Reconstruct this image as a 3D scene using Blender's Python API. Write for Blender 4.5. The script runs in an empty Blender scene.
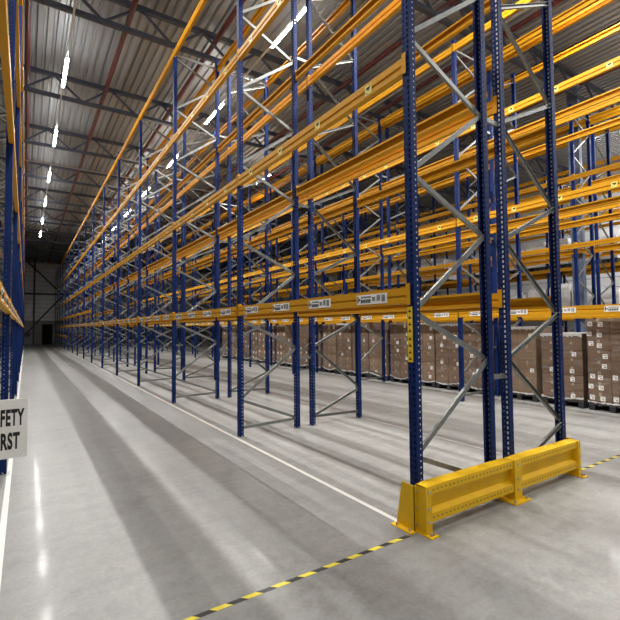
import bpy, math, random
from math import pi, sin, cos, sqrt, atan2
from mathutils import Vector, Matrix
random.seed(7)
S = bpy.context.scene
COL = S.collection

# ------------------------------------------------------------------ materials
def nd(nt, t, **kw):
    n = nt.nodes.new(t)
    for k, v in kw.items():
        if k in n.inputs: n.inputs[k].default_value = v
        else: setattr(n, k, v)
    return n
def mat(name, col, rough=.5, metal=0., var=.12, scale=6., stretch=(1, 1, 1), bump=0., dirt=None, spec=.5, coat=0.):
    m = bpy.data.materials.new(name); m.use_nodes = True
    nt = m.node_tree; b = nt.nodes['Principled BSDF']
    b.inputs['Metallic'].default_value = metal
    b.inputs['Roughness'].default_value = rough
    b.inputs['Specular IOR Level'].default_value = spec
    if coat:
        b.inputs['Coat Weight'].default_value = coat; b.inputs['Coat Roughness'].default_value = .12
    tc = nd(nt, 'ShaderNodeTexCoord'); mp = nd(nt, 'ShaderNodeMapping')
    mp.inputs['Scale'].default_value = stretch
    nt.links.new(tc.outputs['Object'], mp.inputs['Vector'])
    nz = nd(nt, 'ShaderNodeTexNoise', Scale=scale, Detail=5.0, Roughness=.6)
    nt.links.new(mp.outputs['Vector'], nz.inputs['Vector'])
    rp = nd(nt, 'ShaderNodeValToRGB')
    c0 = [max(0, c * (1 - var)) for c in col] + [1]; c1 = [min(1, c * (1 + var)) for c in col] + [1]
    rp.color_ramp.elements[0].position = .3; rp.color_ramp.elements[0].color = c0
    rp.color_ramp.elements[1].position = .7; rp.color_ramp.elements[1].color = c1
    nt.links.new(nz.outputs['Fac'], rp.inputs['Fac'])
    out = rp.outputs['Color']
    if dirt:
        n2 = nd(nt, 'ShaderNodeTexNoise', Scale=scale * 3.1, Detail=6.0, Roughness=.7)
        nt.links.new(mp.outputs['Vector'], n2.inputs['Vector'])
        r2 = nd(nt, 'ShaderNodeValToRGB')
        r2.color_ramp.elements[0].position = .66; r2.color_ramp.elements[0].color = (0, 0, 0, 1)
        r2.color_ramp.elements[1].position = .74; r2.color_ramp.elements[1].color = (1, 1, 1, 1)
        nt.links.new(n2.outputs['Fac'], r2.inputs['Fac'])
        mx = nd(nt, 'ShaderNodeMix', data_type='RGBA')
        nt.links.new(r2.outputs['Color'], mx.inputs[0])
        nt.links.new(out, mx.inputs[6]); mx.inputs[7].default_value = (*dirt, 1)
        out = mx.outputs[2]
    nt.links.new(out, b.inputs['Base Color'])
    if bump:
        bp = nd(nt, 'ShaderNodeBump', Strength=bump, Distance=.01)
        nt.links.new(nz.outputs['Fac'], bp.inputs['Height']); nt.links.new(bp.outputs['Normal'], b.inputs['Normal'])
    return m
M = {}
M['blue'] = mat('blue_paint', (.0058, .020, .102), .5, var=.15, scale=3, spec=.12)
M['orange'] = mat('orange_paint', (.62, .30, .007), .5, var=.03, scale=2, spec=.25)
M['galv'] = mat('galvanised_steel', (.20, .205, .195), .42, .45, var=.2, scale=14)
M['yellow'] = mat('yellow_guard_paint', (.76, .45, .006), .5, var=.06, scale=5, spec=.3, dirt=(.42, .24, .02))
M['bolt'] = mat('bolt_steel', (.55, .55, .52), .35, .8)
M['black'] = mat('black_ink', (.012, .012, .013), .6)
M['red'] = mat('red_ink', (.5, .03, .02), .6)
M['white'] = mat('white_label', (.88, .88, .86), .5, var=.03)
M['sign'] = mat('sign_board', (.90, .87, .82), .5, var=.03)
M['labyellow'] = mat('yellow_label', (.85, .58, .02), .45, var=.03)
M['stick'] = mat('sticker_yellow', (.78, .68, .16), .45, var=.05)
M['truss'] = mat('dark_roof_steel', (.045, .055, .085), .5, var=.2)
M['column'] = mat('blue_grey_column', (.13, .17, .26), .5)
M['pipe'] = mat('red_pipe', (.085, .014, .018), .5)
M['rail'] = mat('light_rail', (.45, .46, .47), .4, .3)
M['deck'] = mat('steel_roof_deck', (.27, .29, .32), .42, .3, var=.05, scale=.6)
M['carton'] = mat('brown_carton', (.150, .088, .050), .6, var=.16, scale=5, coat=.15)
M['carton2'] = mat('tan_carton', (.205, .130, .074), .6, var=.12, scale=5, coat=.15)
M['tape'] = mat('packing_tape', (.36, .27, .18), .3, var=.05)
M['plastic'] = mat('black_plastic', (.022, .023, .026), .5)
M['foil'] = mat('white_film_sheet', (.58, .58, .58), .3, var=.1, scale=9, bump=.4)
M['wrapload'] = mat('white_wrapped_load', (.66, .67, .69), .3, var=.16, scale=5, bump=.6)
M['linewhite'] = mat('white_line_paint', (.74, .73, .69), .5, var=.04, scale=5, dirt=(.42, .40, .37))
M['linefaded'] = mat('faded_line_paint', (.56, .555, .53), .5, var=.06, scale=5, dirt=(.42, .40, .37))
M['rubber'] = mat('dark_steel_brace', (.022, .024, .03), .55)
M['door'] = mat('dark_door', (.006, .007, .010), .8, spec=.1)

def film_mat():
    m = bpy.data.materials.new('stretch_film'); m.use_nodes = True; nt = m.node_tree
    b = nt.nodes['Principled BSDF']; o = nt.nodes['Material Output']
    b.inputs['Base Color'].default_value = (.75, .75, .76, 1); b.inputs['Roughness'].default_value = .22
    tr = nd(nt, 'ShaderNodeBsdfTransparent'); mx = nd(nt, 'ShaderNodeMixShader')
    tc = nd(nt, 'ShaderNodeTexCoord'); mp = nd(nt, 'ShaderNodeMapping'); mp.inputs['Scale'].default_value = (2, 2, 9)
    mp.inputs['Rotation'].default_value = (.25, .15, 0)
    nz = nd(nt, 'ShaderNodeTexNoise', Scale=2.2, Detail=6.0, Roughness=.7)
    rp = nd(nt, 'ShaderNodeValToRGB')
    rp.color_ramp.elements[0].position = .5; rp.color_ramp.elements[0].color = (.02, .02, .02, 1)
    rp.color_ramp.elements[1].position = .8; rp.color_ramp.elements[1].color = (.34, .34, .34, 1)
    nt.links.new(tc.outputs['Object'], mp.inputs['Vector']); nt.links.new(mp.outputs['Vector'], nz.inputs['Vector'])
    nt.links.new(nz.outputs['Fac'], rp.inputs['Fac']); nt.links.new(rp.outputs['Color'], mx.inputs['Fac'])
    nt.links.new(tr.outputs[0], mx.inputs[1]); nt.links.new(b.outputs[0], mx.inputs[2]); nt.links.new(mx.outputs[0], o.inputs['Surface'])
    bp = nd(nt, 'ShaderNodeBump', Strength=.5, Distance=.02)
    nt.links.new(nz.outputs['Fac'], bp.inputs['Height']); nt.links.new(bp.outputs['Normal'], b.inputs['Normal'])
    return m
M['film'] = film_mat()
def lamp_mat(strength):
    m = bpy.data.materials.new('led_diffuser'); m.use_nodes = True; nt = m.node_tree
    nt.nodes.remove(nt.nodes['Principled BSDF'])
    e = nd(nt, 'ShaderNodeEmission', Strength=strength); e.inputs['Color'].default_value = (1, .975, .93, 1)
    nt.links.new(e.outputs[0], nt.nodes['Material Output'].inputs['Surface'])
    return m
M['lamp'] = lamp_mat(90)
def hazard_mat():
    m = bpy.data.materials.new('hazard_stripes'); m.use_nodes = True; nt = m.node_tree; b = nt.nodes['Principled BSDF']
    tc = nd(nt, 'ShaderNodeTexCoord'); sx = nd(nt, 'ShaderNodeSeparateXYZ')
    nt.links.new(tc.outputs['Object'], sx.inputs[0])
    a = nd(nt, 'ShaderNodeMath', operation='ADD'); nt.links.new(sx.outputs[0], a.inputs[0]); nt.links.new(sx.outputs[1], a.inputs[1])
    f = nd(nt, 'ShaderNodeMath', operation='PINGPONG'); f.inputs[1].default_value = .1; nt.links.new(a.outputs[0], f.inputs[0])
    g = nd(nt, 'ShaderNodeMath', operation='GREATER_THAN'); g.inputs[1].default_value = .05; nt.links.new(f.outputs[0], g.inputs[0])
    mx = nd(nt, 'ShaderNodeMix', data_type='RGBA'); nt.links.new(g.outputs[0], mx.inputs[0])
    mx.inputs[6].default_value = (.03, .03, .03, 1); mx.inputs[7].default_value = (.72, .60, .06, 1)
    nt.links.new(mx.outputs[2], b.inputs['Base Color']); b.inputs['Roughness'].default_value = .4
    return m
M['hazard'] = hazard_mat()
def floor_mat():
    m = bpy.data.materials.new('polished_concrete'); m.use_nodes = True; nt = m.node_tree; b = nt.nodes['Principled BSDF']
    tc = nd(nt, 'ShaderNodeTexCoord')
    def noise(scale, st, det=6., ro=.6):
        mp = nd(nt, 'ShaderNodeMapping'); mp.inputs['Scale'].default_value = st
        nt.links.new(tc.outputs['Object'], mp.inputs['Vector'])
        n = nd(nt, 'ShaderNodeTexNoise', Scale=scale, Detail=det, Roughness=ro); nt.links.new(mp.outputs['Vector'], n.inputs['Vector'])
        return n.outputs['Fac']
    big = noise(.55, (1, .5, 1)); fine = noise(9, (1, 1, 1), 8., .7); streak = noise(2.2, (1.2, .07, 1), 4.); scuff = noise(3.5, (.12, 1.5, 1), 5.)
    def ramp(fac, p0, p1, c0, c1):
        r = nd(nt, 'ShaderNodeValToRGB'); r.color_ramp.elements[0].position = p0; r.color_ramp.elements[1].position = p1
        r.color_ramp.elements[0].color = (*c0, 1); r.color_ramp.elements[1].color = (*c1, 1); nt.links.new(fac, r.inputs['Fac']); return r.outputs['Color']
    def mul(a, b_, f=1.):
        x = nd(nt, 'ShaderNodeMix', data_type='RGBA', blend_type='MULTIPLY'); x.inputs[0].default_value = f
        nt.links.new(a, x.inputs[6]); nt.links.new(b_, x.inputs[7]); return x.outputs[2]
    c = ramp(big, .3, .7, (.36, .358, .342), (.43, .428, .41))
    c = mul(c, ramp(fine, .3, .7, (.76, .76, .75), (1.04, 1.04, 1.04)))
    c = mul(c, ramp(noise(34, (1, 1, 1), 4., .7), .34, .66, (.84, .84, .84), (1, 1, 1)))
    c = mul(c, ramp(streak, .36, .62, (.86, .86, .87), (1, 1, 1)))
    c = mul(c, ramp(scuff, .35, .62, (.90, .90, .90), (1, 1, 1)))
    c = mul(c, ramp(noise(1.5, (1, 1, 1), 7., .75), .32, .46, (.76, .75, .73), (1, 1, 1)))
    # the trafficked main aisle is worn a shade darker between its two painted lines
    sx = nd(nt, 'ShaderNodeSeparateXYZ'); nt.links.new(tc.outputs['Object'], sx.inputs[0])
    d = nd(nt, 'ShaderNodeMath', operation='SUBTRACT'); d.inputs[1].default_value = 1.24; nt.links.new(sx.outputs[0], d.inputs[0])
    e = nd(nt, 'ShaderNodeMath', operation='ABSOLUTE'); nt.links.new(d.outputs[0], e.inputs[0])
    g = nd(nt, 'ShaderNodeMapRange'); g.inputs['From Min'].default_value = 1.36; g.inputs['From Max'].default_value = 1.42
    g.inputs['To Min'].default_value = .77; g.inputs['To Max'].default_value = 1.0; nt.links.new(e.outputs[0], g.inputs['Value'])
    vm = nd(nt, 'ShaderNodeVectorMath', operation='SCALE'); nt.links.new(c, vm.inputs[0]); nt.links.new(g.outputs[0], vm.inputs['Scale'])
    c = vm.outputs[0]
    nt.links.new(c, b.inputs['Base Color'])
    r = nd(nt, 'ShaderNodeMapRange'); r.inputs['To Min'].default_value = .30; r.inputs['To Max'].default_value = .5
    nt.links.new(fine, r.inputs['Value']); nt.links.new(r.outputs[0], b.inputs['Roughness'])
    b.inputs['Coat Weight'].default_value = .07; b.inputs['Coat Roughness'].default_value = .1
    bp = nd(nt, 'ShaderNodeBump', Strength=.06, Distance=.01); nt.links.new(big, bp.inputs['Height']); nt.links.new(bp.outputs['Normal'], b.inputs['Normal'])
    return m
M['floor'] = floor_mat()
def panel_mat(name, c, pitch, line):
    m = bpy.data.materials.new(name); m.use_nodes = True; nt = m.node_tree; b = nt.nodes['Principled BSDF']
    tc = nd(nt, 'ShaderNodeTexCoord'); sx = nd(nt, 'ShaderNodeSeparateXYZ'); nt.links.new(tc.outputs['Object'], sx.inputs[0])
    f = nd(nt, 'ShaderNodeMath', operation='MODULO'); f.inputs[1].default_value = pitch; nt.links.new(sx.outputs[2], f.inputs[0])
    g = nd(nt, 'ShaderNodeMath', operation='LESS_THAN'); g.inputs[1].default_value = pitch * .07; nt.links.new(f.outputs[0], g.inputs[0])
    mx = nd(nt, 'ShaderNodeMix', data_type='RGBA'); nt.links.new(g.outputs[0], mx.inputs[0])
    mx.inputs[6].default_value = (*c, 1); mx.inputs[7].default_value = (*line, 1)
    nt.links.new(mx.outputs[2], b.inputs['Base Color']); b.inputs['Roughness'].default_value = .55
    return m
M['clad'] = panel_mat('wall_cladding', (.62, .63, .64), .5, (.24, .25, .26))
M['conc'] = panel_mat('concrete_plinth', (.17, .17, .16), 1.3, (.10, .10, .10))

# ------------------------------------------------------------------ mesh builder
class MB:
    def __init__(s): s.v = []; s.f = []; s.mi = []
    def quad(s, a, b, c, d, mi=0):
        n = len(s.v); s.v += [a, b, c, d]; s.f.append((n, n + 1, n + 2, n + 3)); s.mi.append(mi)
    def box(s, x0, x1, y0, y1, z0, z1, mi=0):
        n = len(s.v)
        s.v += [(x0, y0, z0), (x1, y0, z0), (x1, y1, z0), (x0, y1, z0), (x0, y0, z1), (x1, y0, z1), (x1, y1, z1), (x0, y1, z1)]
        for q in ((3, 2, 1, 0), (4, 5, 6, 7), (0, 1, 5, 4), (1, 2, 6, 5), (2, 3, 7, 6), (3, 0, 4, 7)):
            s.f.append(tuple(n + i for i in q)); s.mi.append(mi)
    def poly_prism(s, pts, axis, a0, a1, mi=0):
        # closed outline pts (2-D) extruded along axis 'x','y' or 'z' from a0 to a1
        n = len(s.v); k = len(pts)
        def P(p, a): return {'x': (a, p[0], p[1]), 'y': (p[0], a, p[1]), 'z': (p[0], p[1], a)}[axis]
        s.v += [P(p, a0) for p in pts] + [P(p, a1) for p in pts]
        s.f.append(tuple(range(n, n + k))); s.f.append(tuple(range(n + 2 * k - 1, n + k - 1, -1))); s.mi += [mi, mi]
        for i in range(k):
            j = (i + 1) % k; s.f.append((n + i, n + k + i, n + k + j, n + j)); s.mi.append(mi)
    def bar(s, a, b, w, h, up=(0, 1, 0), mi=0):
        a = Vector(a); b = Vector(b); d = (b - a).normalized(); u = Vector(up); u = (u - d * u.dot(d)).normalized(); r = d.cross(u)
        n = len(s.v)
        for p in (a, b):
            for i, j in ((-1, -1), (1, -1), (1, 1), (-1, 1)): s.v.append(tuple(p + r * (i * w / 2) + u * (j * h / 2)))
        for q in ((3, 2, 1, 0), (4, 5, 6, 7), (0, 1, 5, 4), (1, 2, 6, 5), (2, 3, 7, 6), (3, 0, 4, 7)):
            s.f.append(tuple(n + i for i in q)); s.mi.append(mi)
    def tube(s, a, b, r, k=10, mi=0):
        a = Vector(a); b = Vector(b); d = (b - a).normalized(); u = d.orthogonal().normalized(); w = d.cross(u); n = len(s.v)
        for p in (a, b):
            for i in range(k): s.v.append(tuple(p + (u * cos(2 * pi * i / k) + w * sin(2 * pi * i / k)) * r))
        for i in range(k):
            j = (i + 1) % k; s.f.append((n + i, n + j, n + k + j, n + k + i)); s.mi.append(mi)
        s.f.append(tuple(range(n + k - 1, n - 1, -1))); s.f.append(tuple(range(n + k, n + 2 * k))); s.mi += [mi, mi]
    def mesh(s, name, mats):
        me = bpy.data.meshes.new(name); me.from_pydata(s.v, [], s.f)
        for m in (mats if isinstance(mats, (list, tuple)) else [mats]): me.materials.append(m)
        if len(me.materials) > 1:
            for p, i in zip(me.polygons, s.mi): p.material_index = i
        me.update(); return me
def obj(name, me, parent=None, loc=(0, 0, 0), rz=0.):
    o = bpy.data.objects.new(name, me); COL.objects.link(o); o.location = loc; o.rotation_euler = (0, 0, rz)
    if parent: o.parent = parent
    return o
def tag(o, label, cat, group=None, kind=None):
    if label: o['label'] = label
    if cat: o['category'] = cat
    if group: o['group'] = group
    if kind: o['kind'] = kind
    return o
def thing(name, label, cat, loc=(0, 0, 0), group=None, rz=0.): return tag(obj(name, None, None, loc, rz), label, cat, group)

# ------------------------------------------------------------------ measured layout (metres; X across, Y along the aisle)
XA, Y0, BAY, GAP, CAMH = 2.7285, 2.568, 3.523, .3008, 1.6326
LEV = (1.962, 3.955, 5.925, 7.89)
BH = .136
UH = 8.02
ORD = ['first', 'second', 'third', 'fourth', 'fifth', 'sixth', 'seventh', 'eighth', 'ninth', 'tenth', 'eleventh', 'twelfth', 'thirteenth', 'fourteenth', 'fifteenth', 'sixteenth']

# ------------------------------------------------------------------ rack components
def upright_mesh(detail, light_dots=None):
    b = MB(); t = .003; W = .042; D = .034
    if not detail:
        b.box(-D, -D + t, -W, W, 0, UH)
        for s in (-1, 1):
            b.box(-D, D, s * W - (t if s > 0 else 0), s * W + (0 if s > 0 else t), 0, UH)
            b.box(D - t, D, min(s * W, s * .024), max(s * W, s * .024), 0, UH)
    else:
        for a, c in ((-W, -.029), (-.013, .013), (.029, W)): b.box(-D, -D + t, a, c, 0, UH)
        n = int(UH / .05)
        for i in range(n + 1):
            z0 = max(0, i * .05 - .011); z1 = min(UH, i * .05 + .011)
            b.box(-D, -D + t, -.029, -.013, z0, z1); b.box(-D, -D + t, .013, .029, z0, z1)
        for s in (-1, 1):
            y0 = s * W - (t if s > 0 else 0); y1 = y0 + t
            b.box(-D, .004, y0, y1, 0, UH); b.box(.016, D, y0, y1, 0, UH)
            for i in range(n + 1): b.box(.004, .016, y0, y1, max(0, i * .05 - .017), min(UH, i * .05 + .017))
            b.box(D - t, D, min(s * W, s * .024), max(s * W, s * .024), 0, UH)
    if light_dots:  # pale plugs fill one column of slots, standing in for light showing there
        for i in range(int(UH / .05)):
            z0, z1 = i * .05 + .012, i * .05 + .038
            if light_dots == 'side': b.box(.005, .015, -W - .0002, -W + t, i * .05 + .019, i * .05 + .031, 1)
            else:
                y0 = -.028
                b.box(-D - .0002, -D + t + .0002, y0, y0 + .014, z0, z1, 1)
    return b.mesh('upright', [M['blue'], M['light_dots']])
M['light_dots'] = mat('slot_light_paint', (.62, .62, .60), .45, .1, var=.05)  # pale colour imitating bright slots, not bare metal
U_DET, U_PLAIN = upright_mesh(True), upright_mesh(False)
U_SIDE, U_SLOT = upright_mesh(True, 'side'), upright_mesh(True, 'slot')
fp = MB(); fp.box(-.065, .065, -.075, .075, 0, .008); fp.tube((0, .062, .006), (0, .062, .03), .008, 6); fp.tube((0, -.062, .006), (0, -.062, .03), .008, 6)
FOOT = fp.mesh('foot_plate', M['bolt'])
def brace_into(b, x0, z0, x1, z1, y):
    # galvanised C channel lying in the frame's plane
    b.bar((x0, y, z0), (x1, y, z1), .042, .003)
    d = Vector((x1 - x0, 0, z1 - z0)).normalized(); n = Vector((-d.z, 0, d.x)) * .0195
    for s in (-1, 1):
        b.bar((x0 + n.x * s, y + .013, z0 + n.z * s), (x1 + n.x * s, y + .013, z1 + n.z * s), .003, .026)
BR = [(0, .13, 1, .15, .0), (0, .54, 1, .17, .012)]
for i in range(6): BR.append((0, .58 + 1.2 * i, 1, 1.30 + 1.2 * i, -.016)); BR.append((1, 1.32 + 1.2 * i, 0, 1.76 + 1.2 * i, .012))
BR.append((0, 7.82, 1, 7.82, 0))
def brace_mesh(lst):
    b = MB()
    for x0, z0, x1, z1, y in lst:
        e0 = .018; brace_into(b, x0 + (e0 if x0 == 0 else -e0), z0, x1 + (e0 if x1 == 0 else -e0), z1, y)
    return b.mesh('brace', M['galv'])
B_SINGLE = [brace_mesh([q]) for q in BR]
B_ALL = brace_mesh(BR)
BL = BAY - .10
def beam_mesh():
    # stepped front face at x = 0 (facing -x), open at the back; runs from y = .05 to BAY-.05
    t = .004
    front = [(.0, .0), (.0, .046), (.013, .055), (.013, .066), (.0, .075), (.0, BH)]
    outer = [(.055, .0)] + front + [(.055, BH), (.055, BH - .025)]
    inner = [(.055 - t, BH - .025), (.055 - t, BH - t)] + [(x + t, min(max(z, t), BH - t)) for x, z in reversed(front)] + [(.055 - t, t), (.055 - t, .025), (.055, .025)]
    b = MB(); n = len(outer + inner); pts = outer + inner
    for y in (.044, BAY - .044): b.v += [(x, y, z) for x, z in pts]
    for i in range(n):
        j = (i + 1) % n; b.f.append((i, n + i, n + j, j)); b.mi.append(0)
    return b
def conn_into(b, y, s):
    # hook-in end plate: L-shaped, over one half of the upright's front face
    b.box(-.001, .003, min(y, y + s * .046), max(y, y + s * (.066 if s > 0 else .010)), -.012, BH + .034)
    b.box(.0, .05, y - .002, y + .002, -.012, BH + .034)
    for z in (.0, .07, .13): b.tube((-.005, y + s * .006, z), (0, y + s * .006, z), .004, 6)
cb = MB(); conn_into(cb, 0, -1); CONN_A = cb.mesh('connector', M['orange'])
cb = MB(); conn_into(cb, 0, 1); CONN_B = cb.mesh('connector', M['orange'])
BEAM = beam_mesh().mesh('beam', M['orange'])
bb = beam_mesh(); conn_into(bb, .042, -1); conn_into(bb, BAY - .042, 1); BEAM_C = bb.mesh('beam', M['orange'])
def location_label(seed):
    r = random.Random(seed); b = MB(); w, h = .21, .046
    b.box(-.002, 0, -w, w, -h, h, 0)
    def q(y0, y1, z0, z1): b.box(-.003, -.002, y0, y1, z0, z1, 1)
    # seen from the aisle the mark runs from -y' to +y'; 's' flips it
    q(.185, .200, -.030, .034); q(.160, .178, -.012, .012)
    x = .145
    for i in range(9):
        ww = r.choice((.007, .010, .013)); q(x - ww, x, .014, .030); x -= ww + .006
    x = .150
    for i in range(6):
        q(x - .018, x, -.032, .002)
        x -= .024
    for c0 in (-.01, -.075, -.14):
        x = c0
        for i in range(6):
            ww = r.choice((.003, .005)); q(x - ww, x, -.02 if c0 > -.1 else -.03, .034 if c0 < -.02 else .02); x -= ww + .004
    return b.mesh('location_label', [M['white'], M['black']])
LABS = [location_label(i) for i in range(4)]
sb = MB(); sb.box(-.002, 0, -.046, .046, -.046, .046, 0)
sb.box(-.003, -.002, -.026, .026, .004, .028, 1); sb.box(-.003, -.002, -.012, .004, -.010, .004, 1); sb.box(-.003, -.002, -.036, -.018, .028, .036, 1); sb.box(-.003, -.002, .014, .032, -.034, -.026, 1)
STICK = sb.mesh('load_sticker', [M['stick'], M['black']])

def rack(label, group, xf, bays, outer_front=True, near=4, labels_on=(), detail=True, extra=(), limit=12, braces_near=5):
    """One row: frames at xf and xf+1, beams on both faces. labels_on: faces (-1 front, 1 rear) that carry labels."""
    R = thing('pallet_rack', label, 'pallet rack', (xf, Y0, 0), group)
    for k in range(bays + 1):
        F = obj('upright_frame', None, R, (0, k * BAY, 0))
        um = U_DET if (detail and k <= 2) else U_PLAIN
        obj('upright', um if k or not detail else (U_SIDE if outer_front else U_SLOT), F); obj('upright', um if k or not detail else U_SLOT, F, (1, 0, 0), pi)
        if k < near:
            obj('foot_plate', FOOT, F); obj('foot_plate', FOOT, F, (1, 0, 0), pi)
        if k < braces_near:
            for m in B_SINGLE: obj('brace', m, F, (0, 0, 0) if outer_front else (1, 0, 0), 0 if outer_front else pi)
        else:
            tag(obj('bracing', B_ALL, F, (0, 0, 0) if outer_front else (1, 0, 0), 0 if outer_front else pi), None, None)
    rest = MB()
    def add_rest(k, side, z):
        src = beam_mesh(); conn_into(src, .042, -1); conn_into(src, BAY - .042, 1); n = len(rest.v)
        for x, y, zz in src.v:
            if side < 0: rest.v.append((x - .044, y + k * BAY, zz + z - BH))
            else: rest.v.append((1.044 - x, BAY - y + k * BAY, zz + z - BH))
        rest.f += [tuple(n + i for i in f) for f in src.f]; rest.mi += src.mi
    for k in range(bays):
        for li, z in enumerate(LEV):
            for side in (-1, 1):
                if k >= limit: add_rest(k, side, z); continue
                loc = (-.044, k * BAY, z - BH) if side < 0 else (1.044, (k + 1) * BAY, z - BH)
                rz = 0 if side < 0 else pi
                if k < near:
                    B = obj('beam', BEAM, R, loc, rz)
                    obj('connector', CONN_A, B, (0, .042, 0)); obj('connector', CONN_B, B, (0, BAY - .042, 0))
                else: B = obj('beam', BEAM_C, R, loc, rz)
                if side in labels_on and k < 9:
                    for i in range(4):
                        y = .05 + (i + .5) * .855
                        if li == 0: obj('location_label', LABS[(i + k) % 4], B, (-.0005, y, .064))
                        elif k < 5 and li in (1, 2): obj('load_sticker', STICK, B, (-.0005, y, .062))
    for k, side, z in extra: add_rest(k, side, z)
    if rest.v: tag(obj('beam', rest.mesh('beam', M['orange']), R), 'orange beams of the farthest bays', None, None, 'stuff')
    return R
XB = XA + 1 + GAP; XC = 7.91; XD = XC + 1 + GAP; XE = 13.09; XF = XE + 1 + GAP; XG = 18.27; XH = XG + 1 + GAP; XL = -1.19
ext = [(k, s, 2.63) for k in range(6, 15) for s in (-1, 1)] + [(k, s, 1.14) for k in range(10, 15) for s in (-1, 1)]
RA = rack('empty blue and orange pallet rack beside the aisle, a yellow strip on its end post', 'pallet racks', XA, 15, True, 4, (-1,), extra=ext)
RB = rack('empty pallet rack directly back to back with the aisle-side rack, behind the yellow guard', 'pallet racks', XB, 15, False, 4, ())
RC = rack('empty pallet rack across the second aisle, just in front of the brown carton pallets', 'pallet racks', XC, 15, True, 3, (-1,))
RD = rack('pallet rack with brown carton pallets standing on the floor in its bays', 'pallet racks', XD, 13, False, 3, (), detail=False)
RE = rack('tall pallet rack behind the carton pallets, beside the blue-grey building column', 'pallet racks', XE, 10, True, 0, (), False, limit=10, braces_near=3)
RF = rack('pallet rack back to back behind the blue-grey building column', 'pallet racks', XF, 10, False, 0, (), False, limit=10, braces_near=3)
RG = rack('far pallet rack holding white-wrapped loads on its beams', 'pallet racks', XG, 8, True, 0, (), False, braces_near=0)
RH = rack('farthest pallet rack, along the pale side wall', 'pallet racks', XH, 8, False, 0, (), False, braces_near=0)
RL = rack('blue and orange pallet rack seen edge-on beside the safety sign', 'pallet racks', XL, 15, False, 5, (1,), extra=[])
# row spacers tie the back-to-back rows together
sp = MB(); sp.bar((1.03, 0, 0), (1 + GAP - .03, 0, 0), .045, .03); SPACER = sp.mesh('row_spacer', M['galv'])
for R, n in ((RA, 10), (RC, 6)):
    for k in range(n):
        for z in (1.135, 3.68, 6.2): obj('row_spacer', SPACER, R, (0, k * BAY, z))
# vertical yellow strip on the end upright
yl = MB(); yl.box(-.0025, 0, -.020, .036, 1.335, 1.80, 0)
for i in range(8):
    z = 1.765 - i * .0555 - (.012 if i > 3 else 0)
    mi = 2 if i in (6, 7) else 1
    yl.box(-.0035, -.0025, -.006, .024, z - .012, z + .002, 1); yl.box(-.0035, -.0025, .005, .015, z + .006, z + .014, 1)
    if mi == 2: yl.box(-.0036, -.0025, -.006, .005, z - .012, z + .002, 2)
obj('location_strip', yl.mesh('location_strip', [M['labyellow'], M['black'], M['red']]), RA, (-.0345, 0, 0))
RA.children[-1]['label'] = 'yellow strip of black location codes'

# ------------------------------------------------------------------ end-of-row guard
G = thing('rack_end_guard', 'yellow steel barrier bolted to the floor across the near end of the racks', 'guard rail', (XA, 2.45, 0))
GX = lambda x: x - XA
def guard_beam(x0, x1):
    b = MB(); t = .005
    o = [(.06, .370), (-.055, .370), (-.055, .302), (-.006, .276), (-.006, .178), (-.055, .154), (-.055, .085), (.06, .085)]
    i_ = [(.06, .085 + t), (-.055 + t, .085 + t), (-.055 + t, .151), (-.006 + t, .175), (-.006 + t, .279), (-.055 + t, .305), (-.055 + t, .370 - t), (.06, .370 - t)]
    b.poly_prism(o + i_, 'x', x0, x1)
    n = int((x1 - x0) / .05)
    for i in range(n):
        x = x0 + .03 + i * .05
        for z in (.336, .12): b.box(x - .009, x + .009, -.0565, -.055, z - .007, z + .007, 1)
    for x in (x0, x1 - .006): b.box(x, x + .006, -.052, .055, .1, .365)
    return b.mesh('guard_beam', [M['yellow'], M['slot']])
M['slot'] = mat('guard_slots', (.36, .19, .012), .6)
for x0, x1 in ((2.70, 3.83), (3.945, 5.02)): obj('guard_rail', guard_beam(GX(x0), GX(x1)), G)
def bolts(b, pts, mi=1):
    for x, y, z in pts: b.tube((x, y - .006, z), (x, y + .002, z), .012, 6, mi)
def post(x0, x1, foot):
    b = MB(); t = .006
    # channel post: front flange and two tapering webs
    b.box(x0, x1, -.066, -.060, 0.01, .372)
    for x in (x0, x1 - t): b.poly_prism([(-.06, .01), (.11, .01), (.045, .372), (-.06, .372)], 'x', x, x + t)
    b.box(x0, x1, -.06, .045, .366, .372)
    bolts(b, [((x0 + x1) / 2, -.066, z) for z in (.33, .2, .10)])
    P = obj('post', b.mesh('post', [M['yellow'], M['bolt']]), G)
    f = MB(); f.box(x0 - foot, x1 + foot * .5, -.13, .12, 0, .01)
    for sx in (x0 - foot + .03, x1 + foot * .5 - .03):
        for y in (-.1, .09): f.tube((sx, y, .01), (sx, y, .035), .011, 6, 1)
    obj('base_plate', f.mesh('base_plate', [M['yellow'], M['bolt']]), P)
post(GX(2.632), GX(2.70), .015); post(GX(3.83), GX(3.945), .09); post(GX(5.02), GX(5.075), .03)
def corner(xp, s):
    b = MB(); t = .006
    xs = (xp, xp + t) if s < 0 else (xp - t, xp)
    b.poly_prism([(.035, .008), (.235, .008), (.17, .362), (.035, .362)], 'x', *xs)
    xe = xp - s * .04
    b.box(min(xp, xe), max(xp, xe), .035, .041, .008, .362)
    bolts(b, [((xp + xe) / 2, .035, z) for z in (.32, .19, .06)])
    b.box(min(xp, xp + s * .055), max(xp, xp + s * .055), .02, .25, 0, .008)
    for y in (.06, .2): b.tube((xp + s * .03, y, .008), (xp + s * .03, y, .03), .011, 6, 1)
    obj('corner_bracket', b.mesh('corner_bracket', [M['yellow'], M['bolt']]), G)
corner(GX(2.606), -1); corner(GX(5.15), 1)

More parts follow.
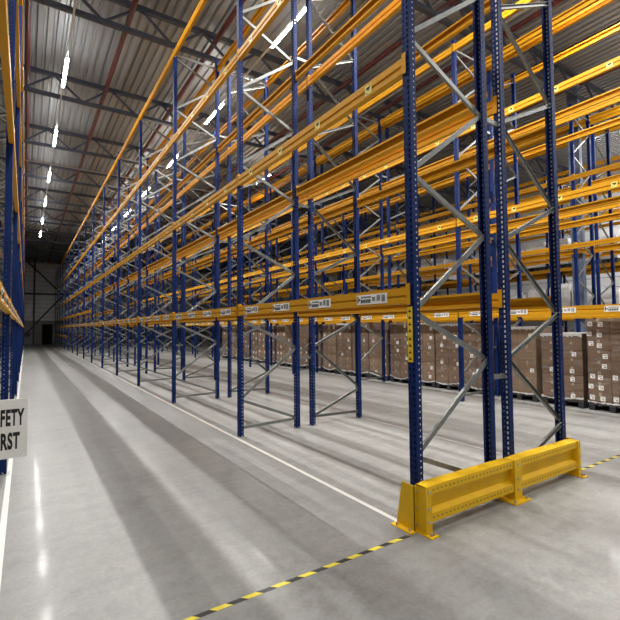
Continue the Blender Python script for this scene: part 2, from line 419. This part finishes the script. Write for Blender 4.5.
# ------------------------------------------------------------------ floor markings
def stripe(name, label, x0, x1, y0, y1, m, cat='floor line'):
    b = MB(); b.box(0, x1 - x0, 0, y1 - y0, 0, .0012)
    return tag(obj(name, b.mesh(name, m), None, (x0, y0, .0002)), label, cat)
stripe('floor_line', 'white painted line along the foot of the aisle-side rack', 2.62, 2.665, 2.66, 55.3, M['linewhite'])
stripe('floor_line', 'worn white painted line beneath the safety sign, along the edge-on rack', -.155, -.108, -6, 55.3, M['linewhite'])
stripe('floor_line', 'faded white line on the second aisle side behind the yellow guard', 5.085, 5.12, 2.66, 50, M['linefaded'])
stripe('hazard_tape', 'black and yellow tape on the floor of the second aisle, beyond the guard', 5.22, 7.75, 2.455, 2.49, M['hazard'], 'hazard tape')
stripe('hazard_tape', 'black and yellow tape on the main aisle floor at the guard corner', -.1, 2.53, 2.455, 2.49, M['hazard'], 'hazard tape')

# ------------------------------------------------------------------ safety sign
SG = thing('safety_sign', 'small white SAFETY FIRST sign jutting from the end of the edge-on rack', 'sign', (-.19, 2.45, 1.178))
b = MB(); w0, w1, h = .040, .2035, .137
b.box(w0, w1, -.0025, .0025, -.135, .135)
obj('board', b.mesh('board', M['sign']), SG)
b = MB(); b.box(-.03, .12, .003, .009, .02, .05); b.box(-.03, .12, .003, .009, -.07, -.04); b.box(-.03, -.024, .003, .068, -.08, .06); obj('bracket', b.mesh('bracket', M['galv']), SG)
def text(s, size, cx, z, wx):
    c = bpy.data.curves.new('lettering', 'FONT'); c.body = s; c.size = size; c.align_x = 'CENTER'; c.align_y = 'CENTER'; c.offset = .0042; c.extrude = .0004; c.space_character = 1.12
    tmp = bpy.data.objects.new('tmp', c); COL.objects.link(tmp); bpy.context.view_layer.update()
    me = bpy.data.meshes.new_from_object(tmp.evaluated_get(bpy.context.evaluated_depsgraph_get())); bpy.data.objects.remove(tmp)
    xs = [v.co.x for v in me.vertices]; sc = wx / (max(xs) - min(xs))
    mid = (max(xs) + min(xs)) / 2
    for v in me.vertices:
        x, y, zz = v.co; v.co = ((x - mid) * sc, -zz, y)
    me.materials.clear(); me.materials.append(M['black'])
    o = obj('lettering', me, SG, (cx, -.0032, z)); return o
text('SAFETY', .100, .1215, .047, .140); text('FIRST', .100, .1215, -.060, .106)

# ------------------------------------------------------------------ carton pallets
def pallet_base():
    b = MB(); W, D = .4, .6
    b.box(-D, D, -W, W, .11, .145)
    for y in (-W + .05, 0, W - .05):
        b.box(-D, D, y - .05, y + .05, 0, .022)
        for x in (-D + .07, 0, D - .07): b.box(x - .07, x + .07, y - .05, y + .05, .022, .11)
    for i in range(5): b.box(-D - .001, -D, -W + .03 + i * .15, -W + .14 + i * .15, .118, .138)
    return b.mesh('pallet_base', M['plastic'])
PBASE = pallet_base()
def carton_mesh(w, h, d, m, lab):
    b = MB(); e = .004
    b.box(-d / 2 + e, d / 2 - e, -w / 2 + e, w / 2 - e, e * .5, h - e * .5)
    b.box(-d / 2 + e - .001, d / 2 - e + .001, -.025, .025, h - e, h - e * .4, 1)
    b.box(-d / 2 + e - .0012, -d / 2 + e, -.025, .025, h * .72, h - e, 1)
    b.box(-d / 2 + e - .0012, -d / 2 + e, -w * .30, -w * .12, h * .46, h * .52, 3)
    if lab:
        for y, z, s in lab:
            b.box(-d / 2 + e - .0018, -d / 2 + e, y - s / 2, y + s / 2, z - s * .5, z + s * .5, 2)
            b.box(-d / 2 + e - .0022, -d / 2 + e - .0018, y - s * .36, y + s * .36, z + s * .15, z + s * .27, 3)
            b.box(-d / 2 + e - .0022, -d / 2 + e - .0018, y - s * .36, y + s * .1, z - s * .3, z - s * .08, 3)
    return b.mesh('carton', [m, M['tape'], M['white'], M['ink']])
M['ink'] = mat('carton_print', (.16, .10, .07), .6)
def film_mesh(h, d=1.2, w=.8):
    b = MB(); x, y = d / 2 + .006, w / 2 + .006
    n = 9
    ring = []
    r = random.Random(int(h * 1000))
    for i in range(n + 1):
        z = .10 + (h - .10) * i / n
        j = lambda: r.uniform(-.004, .006)
        ring.append([(-x - j(), -y - j(), z), (x + j(), -y - j(), z), (x + j(), y + j(), z), (-x - j(), y + j(), z)])
    for i in range(n):
        for a in range(4):
            c = (a + 1) % 4; b.quad(ring[i][a], ring[i][c], ring[i + 1][c], ring[i + 1][a])
    return b.mesh('stretch_film', M['film'])
def ruffle_mesh(seed):
    # the gathered tail of film around the foot of the load
    r = random.Random(seed); b = MB(); n = 26; pts = []
    for i in range(n + 1):
        t = i / n; y = -.41 + .82 * t; 
        zc = .19 - .05 * sin(pi * t) + .02 * sin(5 * t + seed) + r.uniform(-.006, .006)
        pts.append((y, zc, r.uniform(.006, .022), r.uniform(.003, .015)))
    for i in range(n):
        (y0, z0, h0, d0), (y1, z1, h1, d1) = pts[i], pts[i + 1]
        b.quad((-.608 - d0, y0, z0 - h0), (-.608 - d1, y1, z1 - h1), (-.618, y1, z1 + h1), (-.618, y0, z0 + h0))
        b.quad((-.604, y0, z0 - h0), (-.604, y1, z1 - h1), (-.608 - d1, y1, z1 - h1), (-.608 - d0, y0, z0 - h0))
    return b.mesh('film_tail', M['foil'])
CART = {}
def cart(w, h, d, mi, li):
    k = (w, h, d, mi, li)
    if k not in CART:
        q = random.Random(li * 31 + int(w * 100)); sz = min(.085, h * .5)
        if li == 0: lb = None
        elif li < 5: lb = [(q.uniform(-.13, .13) * w / .4, h * q.uniform(.35, .6), sz)]
        else: lb = [(.13 + q.uniform(-.03, .03), h * q.uniform(.5, .66), sz), (q.uniform(-.06, .02), h * q.uniform(.34, .5), sz)]
        if w < .3 and lb: lb = [(0, h * .5, .085)]
        CART[k] = carton_mesh(w, h, d, M['carton'] if mi == 0 else M['carton2'], lb)
    return CART[k]
def pallet(label, y, top, cols, rows, deep=2, x=None, mi=0, sheet=False, labs=(1, 2, 0, 3), short=None, group='carton pallets in the stocked rack', film=True):
    x = XD - .09 + .6 if x is None else x
    P = thing('carton_pallet', label, 'pallet of cartons', (x, y, 0), group)
    P.rotation_euler.z = random.uniform(-.012, .012)
    obj('pallet_base', PBASE, P)
    h = (top - .145) / rows; w = .8 / cols; d = 1.2 / deep
    for r in range(rows):
        for c in range(cols):
            for q in range(deep):
                if short and (r, c) in short: continue
                li = random.choice(labs) if q == 0 else 0
                li = {0: 0, 1: random.choice((1, 2, 3, 4)), 2: random.choice((5, 6, 7, 8)), 3: random.choice((3, 4))}[li]
                jx = random.uniform(-.006, .006)
                obj('carton', cart(round(w, 3), round(h, 4), round(d, 3), mi, li), P, (-.6 + (q + .5) * d + jx, -.4 + (c + .5) * w, .145 + r * h))
    if film:
        obj('stretch_film', film_mesh(top + .004), P); obj('film_tail', ruffle_mesh(int(y * 100)), P)
    if sheet:
        b = MB(); n = 10
        for i in range(n):
            y0 = -.41 + .82 * i / n; y1 = -.41 + .82 * (i + 1) / n; r_ = random.uniform(.02, .05)
            b.quad((-.612, y0, top + .006), (-.612, y1, top + .006), (-.614, y1, top - .03 - r_ * .3), (-.614, y0, top - .03 - r_))
        b.box(-.612, .61, -.41, .41, top + .004, top + .008)
        obj('top_sheet', b.mesh('top_sheet', M['foil']), P)
    return P
slot = lambda k, i: Y0 + k * BAY + .05 + (i + .5) * .855
pallet('tall pallet of brown cartons with many white labels, at the stocked rack end', 3.70, 1.75, 2, 8, labs=(1, 2, 1, 2, 0))
pallet('pallet of brown cartons beyond the frame edge, at the very end of the stocked rack', 2.86, 1.6, 2, 7)
pallet('lower pallet of flat cartons under a white top sheet, beside the tall labelled pallet', 4.60, 1.46, 2, 8, labs=(1, 0, 3, 0), sheet=True)
pallet('pallet of large tan cartons under white sheet, seen between the guard-end posts', 5.52, 1.60, 2, 4, mi=1, labs=(1, 1, 0), sheet=True)
names = {(1, 0): ('pallet of brown cartons just past the blue post, first slot of the second bay', 1.66, 2, 7, 0, False),
         (1, 1): ('pallet of brown cartons in the second slot of the second stocked bay', 1.69, 2, 7, 0, True),
         (1, 2): ('pallet of shrink-wrapped cartons with a white band in the second bay, third slot', 1.72, 2, 6, 1, True),
         (1, 3): ('carton pallet in the last slot of the second stocked bay, by the yellow strip', 1.76, 2, 7, 0, False)}
for (k, i), (l, t, c, r, m_, sh) in names.items(): pallet(l, slot(k, i), t, c, r, mi=m_, sheet=sh, labs=(0, 0, 1, 3, 0))
rr = random.Random(3)
for k in (2, 3, 4, 5):
    for i in range(4):
        if (k, i) in ((5, 3),): continue
        t = rr.choice((1.2, 1.55, 1.68, 1.75, 1.78)); c = rr.choice((2, 2, 2, 3)); r = rr.choice((5, 6, 7))
        pallet(f'{"low" if t < 1.4 else "tall"} pallet of brown cartons, slot {ORD[i]} in the {ORD[k]} bay of the stocked rack', slot(k, i), t, c, r, deep=1, mi=rr.choice((0, 0, 1)), sheet=rr.random() < .3, labs=(0, 0, 0, 1, 3))
# white-wrapped loads on the beams of a far rack
def wrapped(label, y, z, h, x=XG + .5):
    P = thing('wrapped_pallet', label, 'wrapped pallet', (x, y, z), 'white-wrapped loads on the far racks')
    obj('pallet_base', PBASE, P)
    r = random.Random(int(y * 77 + z)); b = MB(); n = 7; rings = []
    for i in range(n + 1):
        zz = .145 + (h - .145) * i / n; e = r.uniform(-.02, .01) - (.05 if i == n else 0)
        rings.append([(-.6 - e, -.4 - e, zz), (.6 + e, -.4 - e, zz), (.6 + e, .4 + e, zz), (-.6 - e, .4 + e, zz)])
    for i in range(n):
        for a in range(4):
            c = (a + 1) % 4; b.quad(rings[i][a], rings[i][c], rings[i + 1][c], rings[i + 1][a])
    b.quad(*rings[-1]); obj('load', b.mesh('load', M['wrapload']), P)
for k in (1, 2, 3, 4):
    for i in range(4):
        for lv in (0, 1):
            if rr.random() < .8:
                wrapped(f'white-wrapped load on the {"lower" if lv == 0 else "second"} beams of the far rack, slot {ORD[i]} of bay {ORD[k]}', slot(k, i), LEV[lv], rr.choice((1.0, 1.2, 1.35)))

# ------------------------------------------------------------------ building
X0W, X1W, Y0W, Y1W, HC = -8.0, 24.5, -9.0, 56.3, 9.5
def struct(name, me, label=None, cat=None, loc=(0, 0, 0), parent=None):
    o = obj(name, me, parent, loc)
    if not parent: o['kind'] = 'structure'
    if label: o['label'] = label
    if cat: o['category'] = cat
    return o
b = MB(); b.box(X0W, X1W, Y0W, Y1W, -.2, 0); struct('floor', b.mesh('floor', M['floor']), 'polished grey concrete warehouse floor', 'floor')
# corrugated deck, ribs running along the aisle
b = MB(); p = .22; x = X0W; prof = []
while x < X1W:
    prof += [(x, HC), (x + .12, HC), (x + .145, HC + .055), (x + .195, HC + .055)]; x += p
for (xa, za), (xb, zb) in zip(prof[:-1], prof[1:]): b.quad((xa, Y0W, za), (xa, Y1W, za), (xb, Y1W, zb), (xb, Y0W, zb))
b.box(X0W, X1W, Y0W, Y1W, HC + .1, HC + .2)
struct('ceiling', b.mesh('ceiling', M['deck']), 'corrugated grey steel roof deck', 'ceiling')
def wall(name, label, x0, x1, y0, y1):
    b = MB(); b.box(x0, x1, y0, y1, 0, 2.65, 0); b.box(x0, x1, y0, y1, 2.65, HC + .2, 1)
    struct(name, b.mesh(name, [M['conc'], M['clad']]), label, 'wall')
wall('wall_far', 'end wall of pale cladding over a dark plinth at the end of the aisle', X0W, X1W, Y1W, Y1W + .2)
wall('wall_near', 'cladding wall behind the viewer', X0W, X1W, Y0W - .2, Y0W)
wall('wall_left', 'cladding wall behind the edge-on rack', X0W - .2, X0W, Y0W, Y1W)
wall('wall_right', 'pale side wall beyond the farthest rack', X1W, X1W + .2, Y0W, Y1W)
# door and steel framing on the far wall
b = MB(); b.box(1.55, 2.45, -.05, 0, 0, 2.2); d = struct('door_1', b.mesh('door_1', M['door']), 'dark doorway in the end wall at the end of the aisle', 'door', (0, Y1W, 0))
b = MB(); b.box(1.47, 1.55, -.07, 0, 0, 2.28); b.box(2.45, 2.53, -.07, 0, 0, 2.28); b.box(1.55, 2.45, -.07, 0, 2.2, 2.28); obj('door_frame', b.mesh('door_frame', M['rubber']), d)
W = tag(obj('wall_bracing', None, None, (0, Y1W - .12, 0)), 'dark steel posts and cross braces on the end wall', 'steel bracing')
W['kind'] = 'structure'
for xx in (-3.5, .72, 4.94, 9.16):
    b = MB(); b.box(xx - .09, xx + .09, -.09, .09, 0, HC); obj('column', b.mesh('column', M['rubber']), W)
for z in (5.6, 9.3):
    b = MB(); b.box(X0W, X1W, -.07, .07, z - .09, z + .09); obj('rail', b.mesh('rail', M['rubber']), W)
for a, c in (((-1.0, 10.3), (3.4, 5.6)), ((3.4, 5.4), (-.1, 1.1))):
    b = MB(); b.bar((a[0], -.02, min(a[1], 9.2)) if a[1] < 9.3 else (-.05, -.02, 9.2), (c[0], -.02, c[1]), .16, .1); obj('diagonal', b.mesh('diagonal', M['rubber']), W)
b = MB(); b.tube((.15, -.14, 1.15), (.15, .02, 1.15), .28, 14); obj('gusset', b.mesh('gusset', M['rubber']), W)

# roof trusses across the hall
def truss_mesh(kind):
    b = MB(); zb, zt = 8.7, 9.33
    if kind == 0: b.box(X0W, X1W, -.055, .055, zb - .05, zb + .05)
    elif kind == 1: b.box(X0W, X1W, -.055, .055, zt - .06, zt + .06)
    else:
        n0 = int((X0W + .2) / 1.57) - 0
        x = -.2 - 5 * 1.57 + .8
        i = 0
        while x < X1W - .9:
            a, c = (x, zt), (x + .785, zb)
            if i % 2: a, c = (x, zb), (x + .785, zt)
            b.bar((a[0], 0, a[1]), (c[0], 0, c[1]), .055, .055); x += .785; i += 1
    return b.mesh(('bottom_chord', 'top_chord', 'webbing')[kind], M['truss'])
TM = [truss_mesh(i) for i in range(3)]
for n in range(-4, 10):
    y = 14.9 + 4.25 * n
    T = obj('roof_truss', None, None, (0, y, 0)); T['kind'] = 'structure'
    if n >= 0: tag(T, f'dark steel lattice truss under the roof, {ORD[n]} one visible above the aisle', 'roof truss', 'roof trusses')
    else: tag(T, f'dark steel roof truss, number {ORD[-n - 1]} towards the viewer from the visible ones', 'roof truss', 'roof trusses')
    for nm, m_ in zip(('bottom_chord', 'top_chord', 'webbing'), TM): obj(nm, m_, T)
pm = MB(); pm.tube((0, Y0W, 0), (0, Y1W, 0), .065, 8); pm = pm.mesh('sprinkler_pipe', M['pipe'])
for n in range(-1, 9):
    where = {-1: 'over the rack beyond the edge-on one', 0: 'directly above the edge-on rack face', 1: 'above the middle of the main aisle'}.get(n, f'{ORD[n - 1]} from the main aisle over the right-hand racks')
    tag(obj('sprinkler_pipe', pm, None, (-.07 + 2.06 * n, 0, 9.16)), f'red sprinkler pipe under the roof deck, {where}', 'pipe', 'sprinkler pipes')
cb = MB(); cb.tube((X0W, 0, 0), (X1W, 0, 0), .018, 6)
tag(obj('ceiling_cable', cb.mesh('ceiling_cable', M['rail']), None, (0, 21.0, 8.6)), 'thin pale cable strung across below the roof trusses', 'cable')
cm = MB(); cm.box(-.085, .085, -.16, -.148, 0, 9.2); cm.box(-.085, .085, .148, .16, 0, 9.2); cm.box(-.006, .006, -.148, .148, 0, 9.2); cm = cm.mesh('building_column', M['column'])
for y, l in ((6.55, 'blue-grey steel building column standing in the gap between two far racks'),):
    tag(obj('building_column', cm, None, (XE + 1 + GAP / 2, y, 0)), l, 'column')
# linear lights on trunking rails
hm = MB(); hm.box(-.018, .018, -.8, .8, .03, .075); hm = hm.mesh('housing', M['rail'])
dm = MB(); dm.poly_prism([(-.016, .03), (-.036, .012), (-.020, .004), (.020, .004), (.036, .012), (.016, .03)], 'y', -.78, .78); dm = dm.mesh('diffuser', M['lamp'])
rows = [(.78, 'above the main aisle', range(-4, 6)), (4.98, 'above the paired aisle-side racks', range(-2, 6)),
        (6.5, 'added above the second aisle to brighten it', (-2,)), (9.15, 'above the stocked rack', (-3, -2, 1)), (13.3, 'above the rack by the column', (-3, -2)),  # second-aisle lamp and its rail are an addition to brighten that floor
        (17.4, 'above the far aisle', (-3, -2)), (21.5, 'above the side wall', (-3, -2, -1))]
def area(w):
    l = bpy.data.lights.new('lamp', 'AREA'); l.shape = 'RECTANGLE'; l.size = .04; l.size_y = 1.56; l.energy = w; l.color = (1, .985, .955); return l
AREA, AREA_DIM = area(195), area(112)
for x, w_, ns in rows:
    y0, y1 = 13.15 + 4.75 * min(ns) - 1.2, 13.15 + 4.75 * max(ns) + 1.2
    rm = MB(); rm.box(-.02, .02, y0, y1, .075, .115); rm = rm.mesh('light_rail', M['rail'])
    R = tag(obj('light_rail', rm, None, (x, 0, 8.535)), f'long thin trunking rail carrying lights {w_}', 'light rail', 'light rails')
    for q, n in enumerate(ns):
        L = thing('linear_ceiling_light', f'lit white linear light {w_}, {ORD[q]} from the near wall', 'ceiling light', (x, 13.15 + 4.75 * n, 8.535), 'linear ceiling lights')
        obj('housing', hm, L); obj('diffuser', dm, L)
        la = AREA_DIM if x == .78 else AREA
        lo = bpy.data.objects.new('lamp', la); COL.objects.link(lo); lo.parent = L; lo.location = (0, 0, .002)

# ------------------------------------------------------------------ camera, world, view
f, yaw, pit, rol = 432.95, 0.580951, 0.0425442, -0.0091028
F = Vector((sin(yaw) * cos(pit), cos(yaw) * cos(pit), sin(pit))); Rr = Vector((cos(yaw), -sin(yaw), 0)); U = Rr.cross(F)
R2 = cos(rol) * Rr + sin(rol) * U; U2 = -sin(rol) * Rr + cos(rol) * U
cam = bpy.data.cameras.new('camera'); cam.sensor_fit = 'HORIZONTAL'; cam.sensor_width = 36; cam.lens = 36 * f / 620; cam.clip_start = .05; cam.clip_end = 200
cam.shift_y = -1 / 620
co = bpy.data.objects.new('camera', cam); COL.objects.link(co)
mw = Matrix.Identity(4)
for i in range(3): mw[i][0] = R2[i]; mw[i][1] = U2[i]; mw[i][2] = -F[i]
mw[0][3], mw[1][3], mw[2][3] = 0, 0, CAMH
co.matrix_world = mw; S.camera = co
wd = bpy.data.worlds.new('world'); S.world = wd; wd.use_nodes = True
wd.node_tree.nodes['Background'].inputs[0].default_value = (.5, .55, .6, 1); wd.node_tree.nodes['Background'].inputs[1].default_value = .1
S.view_settings.view_transform = 'Standard'; S.view_settings.look = 'None'; S.view_settings.gamma = 1; S.view_settings.exposure = .27
S.view_settings.use_curve_mapping = False
S.cycles.use_denoising = True
S.cycles.max_bounces = 6; S.cycles.diffuse_bounces = 4; S.cycles.glossy_bounces = 3; S.cycles.transparent_max_bounces = 8
S.cycles.sample_clamp_indirect = 8
